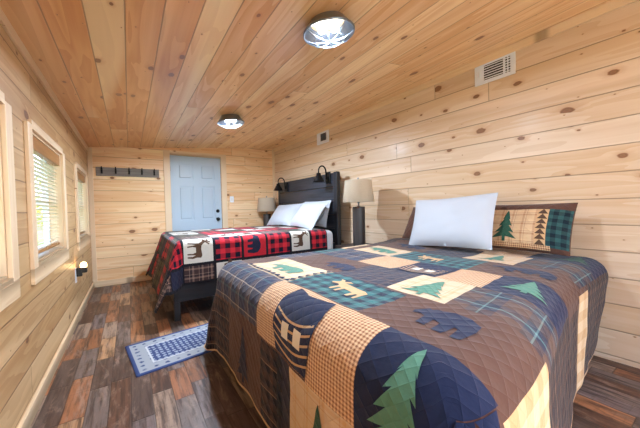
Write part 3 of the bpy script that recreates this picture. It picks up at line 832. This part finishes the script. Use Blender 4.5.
# saw-tooth borders
def teeth(u0, u1, v, k, dv, m):
    du = (u1 - u0)/k
    for i in range(k): SH.append(([(u0 + i*du, v), (u0 + (i + 1)*du, v), (u0 + (i + .5)*du, v + dv)], m))
def teethv(v0, v1, u, k, du_, m):
    dv = (v1 - v0)/k
    for i in range(k): SH.append(([(u, v0 + i*dv), (u, v0 + (i + 1)*dv), (u + du_, v0 + (i + .5)*dv)], m))
teeth(1.98, 2.5, -.892, 6, -.07, f_navy); teethv(.0, .57, 1.952, 10, -.03, f_navy); teeth(1.65, 1.94, .002, 6, .03, f_navy); teeth(2.32, 2.64, -.165, 6, -.05, f_black)
bm = NB()
allm = [f_brown, f_navy, f_cream0, f_green, f_dkgreen, f_tan, f_tanq, f_ging, f_cream, f_teal, f_plaid, f_dark, f_tplaid, f_rocks, f_nvy1, f_black]
cloth(bm, S2, .045, UM, -VM, VM, R2, SH, allm, up=-1, lift=.0025)
fix_up = lambda b: b
quilt2 = obj('quilt', bm, allm, loc=(1.6, 1.34, 0))
tag(quilt2, 'brown, navy and tan lodge patchwork quilt with trees and bears draped over the near bed', 'quilt')

bed2 = empty('bed', (1.55, 1.34, 0), 'near bed against the right wall, hidden under the brown lodge quilt', 'bed')
bm = NB(); box(bm, .68, 2.60, .64, 2.06, .36, .675, .07, 4); obj('mattress', bm, f_sheet, bed2, True)
bm = NB(); box(bm, .70, 2.60, .66, 2.04, .12, .36, .01); obj('bed_base', bm, m_rail, bed2)
for x in (.78, 2.5):
    for y in (.74, 1.96):
        bm = NB(); box(bm, x - .03, x + .03, y - .03, y + .03, 0, .12, .004); obj('leg', bm, m_post, bed2)

# ------------------------------------------------------------------ far bed and its red quilt
B1 = dict(xh=2.42, uf=2.42 - .36 - .07, vh=.73, r=.07, fl_u=.30, fl_v=.03, cf=.22, ck=.16, maxd=.74, yc=3.88, zt=.80)
def post1(u, v, a, b, d, x, y, z):
    z += .006*wob(u, v, 3.5, 21)*(1 if a == 0 and b == 0 else .3)
    f = min(1, d/.25)
    if a > 0: x += f*(.03*wob(v, 0, 4.0, 25))
    if b > 0 and a == 0: y += f*(.012*wob(u, 0, 3.5, 28))
    return Vector((x, y, z))
B1['post'] = post1
S1 = bed_surface(B1)
U1A, U1B, V1A, V1B = .24, 2.62, -1.215, 1.25
R1 = [(U1A, U1B, V1A, V1B, f_black)]
UU = [.24, .50, .79, 1.10, 1.39, 1.69, 2.00, 2.30, 2.60]; VV = [-1.205, -1.02, -.71, -.41, -.11, .19, .49, .79, 1.09, 1.24]
ROWS = [ # from the near hem (-v) to the far side, columns from the head to the foot
    [f_black, f_bplaid, f_nvy1, f_bplaid, f_cream1, f_bplaid, f_nvy1, f_bplaid],
    [f_buff, f_cream1, f_buff, f_red, f_buff, f_cream1, f_buff, f_nvy1],
    [f_cream1, f_olive, f_bplaid, f_cream1, f_cream1, f_bplaid, f_olive, f_buff],
    [f_buff, f_red, f_buff, f_buff, f_buff, f_olive, f_buff, f_olive],
    [f_cream1, f_buff, f_cream1, f_olive, f_buff, f_cream1, f_nvy1, f_bplaid],
    [f_bplaid, f_cream1, f_buff, f_cream1, f_bplaid, f_cream1, f_olive, f_buff],
    [f_buff, f_olive, f_red, f_buff, f_cream1, f_olive, f_buff, f_nvy1],
    [f_cream1, f_buff, f_olive, f_cream1, f_buff, f_cream1, f_olive, f_buff],
    [f_black, f_bplaid, f_buff, f_bplaid, f_nvy1, f_bplaid, f_buff, f_nvy1]]
for j in range(9):
    for i in range(8):
        R1.append((UU[i] + .014, UU[i+1] - .014, VV[j] + .014, VV[j+1] - .014, ROWS[j][i]))
SH1 = []
for uc in (.645, 1.845): SH1.append((place(DEER, uc + .01, -.87, .22, .21), f_deer))
SH1.append((place(BEAR, 1.245, -.87, .22, .24), f_nvy1)); SH1.append((place(BEAR, .645, -.26, .22, .22), f_nvy1))
SH1.append((place(BEAR, 1.54, -1.10, .2, .15), f_deer)); SH1.append((place(DEER, 1.54, -.56, .2, .2), f_deer)); SH1.append((place(BEAR, 1.245, -.56, .2, .2), f_deer)); SH1.append((place(DEER, .94, .04, .2, .2), f_deer)); SH1.append((place(DEER, 1.85, .04, .2, .2), f_deer))
bm = NB()
m1 = [f_black, f_bplaid, f_nvy1, f_cream1, f_buff, f_red, f_olive, f_deer]
cloth(bm, S1, U1A, U1B, V1A, V1B, R1, SH1, m1, up=-1, lift=.002)
quilt1 = obj('quilt', bm, m1, loc=(1.3, 3.88, 0))
tag(quilt1, 'red, black and white patchwork quilt with deer and bears draped over the far bed', 'quilt')
bed1 = empty('bed', (1.35, 3.9, 0), 'far bed with charcoal plank headboard and dark wooden frame under the red quilt', 'bed')
bm = NB(); box(bm, .40, 2.32, 3.09, 4.67, .38, .785, .075, 5); obj('mattress', bm, f_sheet, bed1, True).select_set(False)
for y in (3.10, 4.625):
    bm = NB(); box(bm, .36, 2.36, y, y + .035, .19, .40, .004); obj('side_rail', bm, m_rail, bed1)
bm = NB(); box(bm, .34, .375, 3.10, 4.66, .19, .40, .004); obj('foot_rail', bm, m_railY, bed1)
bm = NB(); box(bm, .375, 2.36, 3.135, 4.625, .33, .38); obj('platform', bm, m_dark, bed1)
for x in (.338, 2.25):
    for y in (3.105, 4.60):
        bm = NB(); box(bm, x, x + .055, y, y + .055, 0, .40, .004); obj('leg', bm, m_post, bed1)
hb = NB()
HX0, HX1, HY0, HY1, HT = 2.375, 2.43, 3.09, 4.93, 1.575
k = 8; hh = HT/k
for i in range(k): box(hb, HX0, HX0 + .03, HY0 + .06, HY1 - .06, i*hh + .004, (i + 1)*hh - .003, .004)
head = obj('headboard', hb, m_head, bed1)
for y in (HY0, HY1 - .075):
    bm = NB(); box(bm, HX0 - .004, HX0 + .055, y, y + .075, 0, HT + .008, .004); obj('headboard_post', bm, m_post, head)

# barn sconces clipped to the headboard
def sconce(y, z, label):
    x = HX0
    s = empty('barn_sconce', (x, y, z), label, 'wall lamp', 'black barn lamps on the headboard')
    bm = NB(); box(bm, x - .022, x, y - .055, y + .055, z - .07, z + .095, .006); box(bm, x - .045, x - .022, y - .02, y + .02, z - .02, z + .03, .004)
    obj('back_plate', bm, m_black, s)
    pts = [(x - .04, y, z + .01)]
    for i in range(13):
        a = -.15 + (PI + .3)*i/12
        pts.append((x - .11 + .062*math.cos(a), y, z + .10 + .075*math.sin(a)))
    pts.append((x - .175, y, z + .055))
    bm = NB(); tube(bm, pts, .010, 8); obj('gooseneck', bm, m_black, s, True)
    bm = NB(); lathe(bm, [(.0005, .095), (.03, .092), (.034, .06), (.044, .05), (.07, .0), (.082, -.028), (.085, -.03), (.078, -.026), (.065, .002), (.04, .04), (.0005, .05)], 24, at(x - .172, y, z - .02))
    obj('lamp_shade', bm, m_black, s, True)
sconce(3.28, 1.50, 'black gooseneck barn lamp on the headboard, the one nearer the big table lamp')
sconce(4.57, 1.46, 'black gooseneck barn lamp on the headboard, the one nearer the far corner')

# ------------------------------------------------------------------ pillows
def pillow(W, H, T, seed, mats, rects=None, shapes=(), n_=None, flat=.0, ears=.05):
    """W along v, H along u, thickness along +-n; returns bm in local coords (x = width, y = height, z = thickness)"""
    def S(sign):
        def f(u, v):
            s = max(-1, min(1, 2*u/H)); t = max(-1, min(1, 2*v/W))
            e = max(0, (1 - abs(s)**3.2))**.62 * max(0, (1 - abs(t)**3.2))**.62
            x = t*W/2*(1 - ears*(1 - s*s)); y = s*H/2*(1 - ears*(1 - t*t))
            z = sign*(T/2)*e*(1 + .12*wob(u, v, 5, seed)) + .006*wob(u, v, 13, seed + 3)*e
            z += .012*wob(u, v, 3, seed + 9)
            return Vector((x, y, z))
        return f
    bm = NB()
    if rects is None: rects = [(-H/2, H/2, -W/2, W/2, mats[0])]
    cloth(bm, S(1), -H/2, H/2, -W/2, W/2, rects, shapes, mats, step=.025, up=-1, lift=.002)
    cloth(bm, S(-1), -H/2, H/2, -W/2, W/2, [(-H/2, H/2, -W/2, W/2, mats[0])], [], mats, step=.035)
    for v in bm.verts: pass
    bmesh.ops.remove_doubles(bm, verts=[v for v in bm.verts if v.is_boundary], dist=.0006)
    return bm

def lean(bm, base, lean_deg, yaw=0.0, roll=0.0, H=.5):
    """stand the pillow with its width along y; bottom edge at base; leaning back towards +x"""
    # local x (width) -> -y (so that image left is +y) ; local y (height) -> up ; local z (front) -> -x
    M = Matrix(((0, 0, -1, 0), (-1, 0, 0, 0), (0, 1, 0, 0), (0, 0, 0, 1)))
    M = Matrix.Translation(base) @ Matrix.Rotation(yaw, 4, 'Z') @ Matrix.Rotation(math.radians(lean_deg), 4, 'Y') @ Matrix.Translation((0, 0, H/2)) @ Matrix.Rotation(roll, 4, 'X') @ M
    bmesh.ops.transform(bm, matrix=M, verts=bm.verts)
    return bm

def add_pillow(name, bm, mats, loc, label, group=None):
    o = obj(name, fix(bm), mats, loc=loc, smooth=True)
    return tag(o, label, 'pillow', group)

gB1 = 'white pillows on the far bed'
add_pillow('pillow', lean(pillow(.70, .45, .16, 3, [f_white], ears=.07), (2.03, 4.28, .81), 38, .12, -.03, H=.45), [f_white], (2.1, 4.3, .82), 'white pillow leaning on the charcoal headboard toward the far corner', gB1)
add_pillow('pillow', lean(pillow(.72, .39, .11, 5, [f_white]), (2.25, 3.55, .82), 14, H=.38), [f_white], (2.2, 3.5, .83), 'white pillow tucked between the front pillow and the headboard, only its edge showing', gB1)
add_pillow('pillow', lean(pillow(.74, .43, .15, 4, [f_white], ears=.07), (2.0, 3.50, .81), 36, -.05, .05, H=.44), [f_white], (2.0, 3.6, .82), 'white pillow at the front of the far bed nearest the big table lamp', gB1)

def sham(label, base, leand, roll, seed, yaw=0.0, brown_end=0.0):
    W, H = .68, .385
    mats = [f_brown, f_tanp, f_green_end, f_dkgreen, f_deer, f_tan, f_ging]
    hu, hv = H/2, W/2
    R = [(-hu, hu, -hv, hv, f_brown), (-hu + .04, hu - .075, -hv + .02, hv - .19, f_tanp), (-hu + .04, hu - .075, hv - .19, hv - .125, f_tan), (-hu + .03, hu - .07, hv - .125, hv - .004, f_green_end), (-hu + .012, -hu + .04, -hv, hv - .1, f_ging)]
    if brown_end: R.append((-hu, hu, -hv, -hv + brown_end, f_brown))
    SHP = []
    tr = TREE(4, .40)
    SHP.append(([(q*.25 - .02, p*.22 - .045) for p, q in tr], f_dkgreen))
    k = 7; du = (H - .115)/k
    for i in range(k): SHP.append(([(-hu + .04 + i*du, hv - .188), (-hu + .04 + i*du, hv - .127), (-hu + .04 + (i + 1)*du, hv - .157)], f_deer))
    return add_pillow('pillow_sham', lean(pillow(W, H, .16, seed, mats, R, SHP, ears=.03), base, leand, yaw, roll, H), mats, base, label, 'patchwork shams on the near bed')
sham('patchwork pillow sham with green tree and forest check end, right of the white pillow', (2.37, .955, .735), 26, -.0, 11)
sham('brown patchwork pillow sham mostly hidden behind the white pillow', (2.36, 1.645, .745), 32, .0, 12, 0.0, .24)
add_pillow('pillow', lean(pillow(.74, .45, .15, 15, [f_white], ears=.04), (2.185, 1.39, .738), 20, roll=-.05, H=.44), [f_white], (2.2, 1.45, .72), 'single white pillow propped on the near bed with the brown quilt')

# ------------------------------------------------------------------ nightstands and lamps
def nightstand(x0, x1, y0, y1, h, label):
    n_ = empty('nightstand', ((x0 + x1)/2, (y0 + y1)/2, 0), label, 'nightstand')
    bm = NB(); box(bm, x0 - .015, x1, y0 - .01, y1 + .01, h - .03, h, .004); obj('top', bm, m_stand, n_)
    bm = NB(); box(bm, x0, x1 - .01, y0, y1, .08, h - .03, .003); obj('body', bm, m_stand, n_)
    for a, b in ((.11, h/2 - .02), (h/2, h - .06)):
        bm = NB(); box(bm, x0 - .012, x0, y0 + .02, y1 - .02, a, b, .003); d = obj('drawer', bm, m_stand, n_)
        bm = NB(); lathe(bm, [(.0005, .024), (.012, .022), (.013, .014), (.006, .008), (.006, 0)], 12, at(x0 - .012, (y0 + y1)/2, (a + b)/2, Matrix.Rotation(-PI/2, 4, 'Y'))); obj('knob', bm, m_black, d, True)
    for x in (x0 + .03, x1 - .04):
        for y in (y0 + .03, y1 - .03):
            bm = NB(); box(bm, x - .02, x + .02, y - .02, y + .02, 0, .08); obj('leg', bm, m_stand, n_)
nightstand(2.13, 2.54, 2.33, 2.80, .62, 'dark brown nightstand between the two beds, under the big lamp')
nightstand(1.98, 2.44, 4.95, 5.25, .52, 'dark nightstand in the far corner, hidden behind the far bed')

def table_lamp(x, y, z, label):
    L = empty('table_lamp', (x, y, z), label, 'table lamp', 'table lamps with linen shades')
    bm = NB(); lathe(bm, [(.0005, 0), (.072, 0), (.076, .006), (.074, .03), (.074, .462), (.071, .472), (.0005, .474)], 32, at(x, y, z)); obj('lamp_base', fix(bm), m_lampb, L, True)
    bm = NB(); lathe(bm, [(.018, .376), (.018, .39), (.010, .395), (.010, .425), (.016, .43), (.016, .47), (.0005, .472)], 16, at(x, y, z + .09)); obj('socket', bm, m_steel, L, True)
    bm = NB(); lathe(bm, [(.0005, .472), (.012, .476), (.027, .51), (.03, .53), (.02, .555), (.0005, .56)], 16, at(x, y, z + .09)); obj('bulb', bm, m_white, L, True)
    bm = NB(); lathe(bm, [(.186, .435), (.187, .437), (.158, .69), (.157, .692), (.154, .69), (.183, .437), (.186, .435)], 48, at(x, y, z + .09)); sh = obj('lamp_shade', bm, m_shade, L, True)
    Z = z + .09
    bm = NB()
    for a in (0, 2.09, 4.19): tube(bm, [(x, y, Z + .685), (x + .155*math.cos(a), y + .155*math.sin(a), Z + .685)], .002, 6)
    tube(bm, [(x, y, Z + .475), (x + .045, y, Z + .53), (x + .04, y, Z + .62), (x, y, Z + .685)], .002, 6); tube(bm, [(x, y, Z + .475), (x - .045, y, Z + .53), (x - .04, y, Z + .62), (x, y, Z + .685)], .002, 6)
    obj('harp', bm, m_steel, L)
    bm = NB(); lathe(bm, [(.006, .685), (.005, .70), (.011, .712), (.009, .724), (.0005, .728)], 12, at(x, y, z + .09)); obj('finial', bm, m_steel, L, True)
table_lamp(2.26, 2.53, .62, 'big table lamp with beige linen shade and dark wooden cylinder base between the beds')
table_lamp(2.20, 5.09, .52, 'table lamp with pale shade in the far corner beyond the white pillows')

# ------------------------------------------------------------------ rug
def rug_mat():
    g = G('faded_oriental_rug'); s = g.sep(g.uv()); u, v = s[0], s[1]     # metres, centred
    W2, L2 = .28, .45
    du = g.math('SUBTRACT', L2, g.math('ABSOLUTE', u)); dv = g.math('SUBTRACT', W2, g.math('ABSOLUTE', v))
    d = g.math('MINIMUM', du, dv)
    n = g.noise(g.xyz(g.math('MULTIPLY', u, 34), g.math('MULTIPLY', v, 34), 0), 1, 3, .6)
    a = g.math('ABSOLUTE', g.math('SINE', g.math('MULTIPLY', u, 84))); b = g.math('ABSOLUTE', g.math('SINE', g.math('MULTIPLY', v, 78)))
    mot = g.math('MULTIPLY', a, b)
    field = g.mix(g.smooth(g.math('ADD', g.math('MULTIPLY', mot, .40), n), .66, .78), srgb(46,62,108), srgb(146,158,178))
    mot2 = g.math('MULTIPLY', g.math('ABSOLUTE', g.math('SINE', g.math('MULTIPLY', u, 44))), g.math('ABSOLUTE', g.math('SINE', g.math('MULTIPLY', v, 50))))
    border = g.mix(g.smooth(g.math('ADD', g.math('MULTIPLY', mot2, .6), g.math('MULTIPLY', n, .7)), .78, .92), srgb(154,160,168), srgb(58,72,112))
    c = g.mix(g.smooth(d, .128, .134), border, field)
    line = g.math('SUBTRACT', 1.0, g.smooth(g.math('ABSOLUTE', g.math('SUBTRACT', d, .125)), .004, .008))
    c = g.mix(line, c, srgb(196,200,206))
    c = g.mix(g.smooth(d, .026, .022), c, srgb(50,70,124))
    c = g.mix(g.math('MULTIPLY', g.noise(g.xyz(g.math('MULTIPLY', u, 160), g.math('MULTIPLY', v, 160), 1), 1, 2), .25), c, srgb(130,136,156))
    g.bump(g.noise(g.xyz(g.math('MULTIPLY', u, 400), g.math('MULTIPLY', v, 400), 0), 1, 1), .4, .002)
    return g.set(c, .95, 0, .1)
m_rug = rug_mat()
bm = NB(); uvl = bm.loops.layers.uv.verify()
ang = math.radians(7); RC = Vector((.417, 2.55, 0))
Rm = Matrix.Rotation(ang, 3, 'Z')
nu, nv = 36, 24
def rp(i, j, z):
    u = -.45 + .9*i/nu; v = -.28 + .56*j/nv
    p = RC + Rm @ Vector((u, v, 0)); p.z = z + .0012*wob(u, v, 8, 40); return p, (u, v)
gt = [[bm.verts.new(rp(i, j, .008)[0]) for j in range(nv + 1)] for i in range(nu + 1)]
for i in range(nu):
    for j in range(nv):
        f = bm.faces.new((gt[i][j], gt[i+1][j], gt[i+1][j+1], gt[i][j+1])); f.smooth = True
        for l, (p, q) in zip(f.loops, ((i, j), (i+1, j), (i+1, j+1), (i, j+1))): l[uvl].uv = rp(p, q, 0)[1]
be = [e for e in bm.edges if e.is_boundary]
r = bmesh.ops.extrude_edge_only(bm, edges=be)
for q in r['geom']:
    if isinstance(q, bmesh.types.BMVert): q.co.z = .0005
rug = obj('rug', bm, m_rug, loc=(RC.x, RC.y, 0))
tag(rug, 'small faded blue and white oriental rug on the plank floor beside the near bed', 'rug')

# ================================================================== LIGHT
w = bpy.data.worlds.new('World'); scene.world = w; w.use_nodes = True
nt = w.node_tree; nt.nodes.clear()
sky = nt.nodes.new('ShaderNodeTexSky'); sky.sky_type = 'NISHITA'; sky.sun_disc = False
sky.sun_elevation = math.radians(48); sky.sun_rotation = math.radians(120); sky.air_density = 1.0; sky.dust_density = 3.0; sky.ozone_density = 1.0
bg = nt.nodes.new('ShaderNodeBackground'); bg.inputs[1].default_value = 1.5
o = nt.nodes.new('ShaderNodeOutputWorld')
nt.links.new(sky.outputs[0], bg.inputs[0]); nt.links.new(bg.outputs[0], o.inputs[0])

sun = bpy.data.lights.new('sun', 'SUN'); sun.energy = 1.2; sun.angle = .01; sun.color = (.92, .96, 1.0)
so = bpy.data.objects.new('sun', sun); COL.objects.link(so)
so.rotation_euler = Vector((-.55, -.06, -.83)).to_track_quat('-Z', 'Y').to_euler()

# ================================================================== CAMERA
F, yaw, pit, rol, hc = 283.085, .5930, -.02268, -.02447, 1.092
cy, sy = math.cos(yaw), math.sin(yaw)
f = Vector((sy*math.cos(pit), cy*math.cos(pit), math.sin(pit)))
r0 = Vector((cy, -sy, 0)); u0 = r0.cross(f)
rr = math.cos(rol)*r0 + math.sin(rol)*u0; uu = -math.sin(rol)*r0 + math.cos(rol)*u0
cam = bpy.data.cameras.new('Camera'); co = bpy.data.objects.new('Camera', cam); COL.objects.link(co)
cam.sensor_fit = 'HORIZONTAL'; cam.sensor_width = 36; cam.lens = F/640*36; cam.clip_start = .02; cam.clip_end = 200
co.matrix_world = Matrix(((rr.x, uu.x, -f.x, 0), (rr.y, uu.y, -f.y, 0), (rr.z, uu.z, -f.z, hc), (0, 0, 0, 1)))
scene.camera = co

vs = scene.view_settings
scene.display_settings.display_device = 'sRGB'
vs.view_transform = 'Standard'; vs.look = 'None'; vs.exposure = 0.25; vs.gamma = 1.0; vs.use_curve_mapping = False
cy_ = scene.cycles
cy_.use_denoising = True
try: cy_.denoiser = 'OPENIMAGEDENOISE'
except Exception: pass
cy_.max_bounces = 8; cy_.diffuse_bounces = 5; cy_.glossy_bounces = 4; cy_.transparent_max_bounces = 12
cy_.sample_clamp_indirect = 6.0; cy_.caustics_reflective = False; cy_.caustics_refractive = False
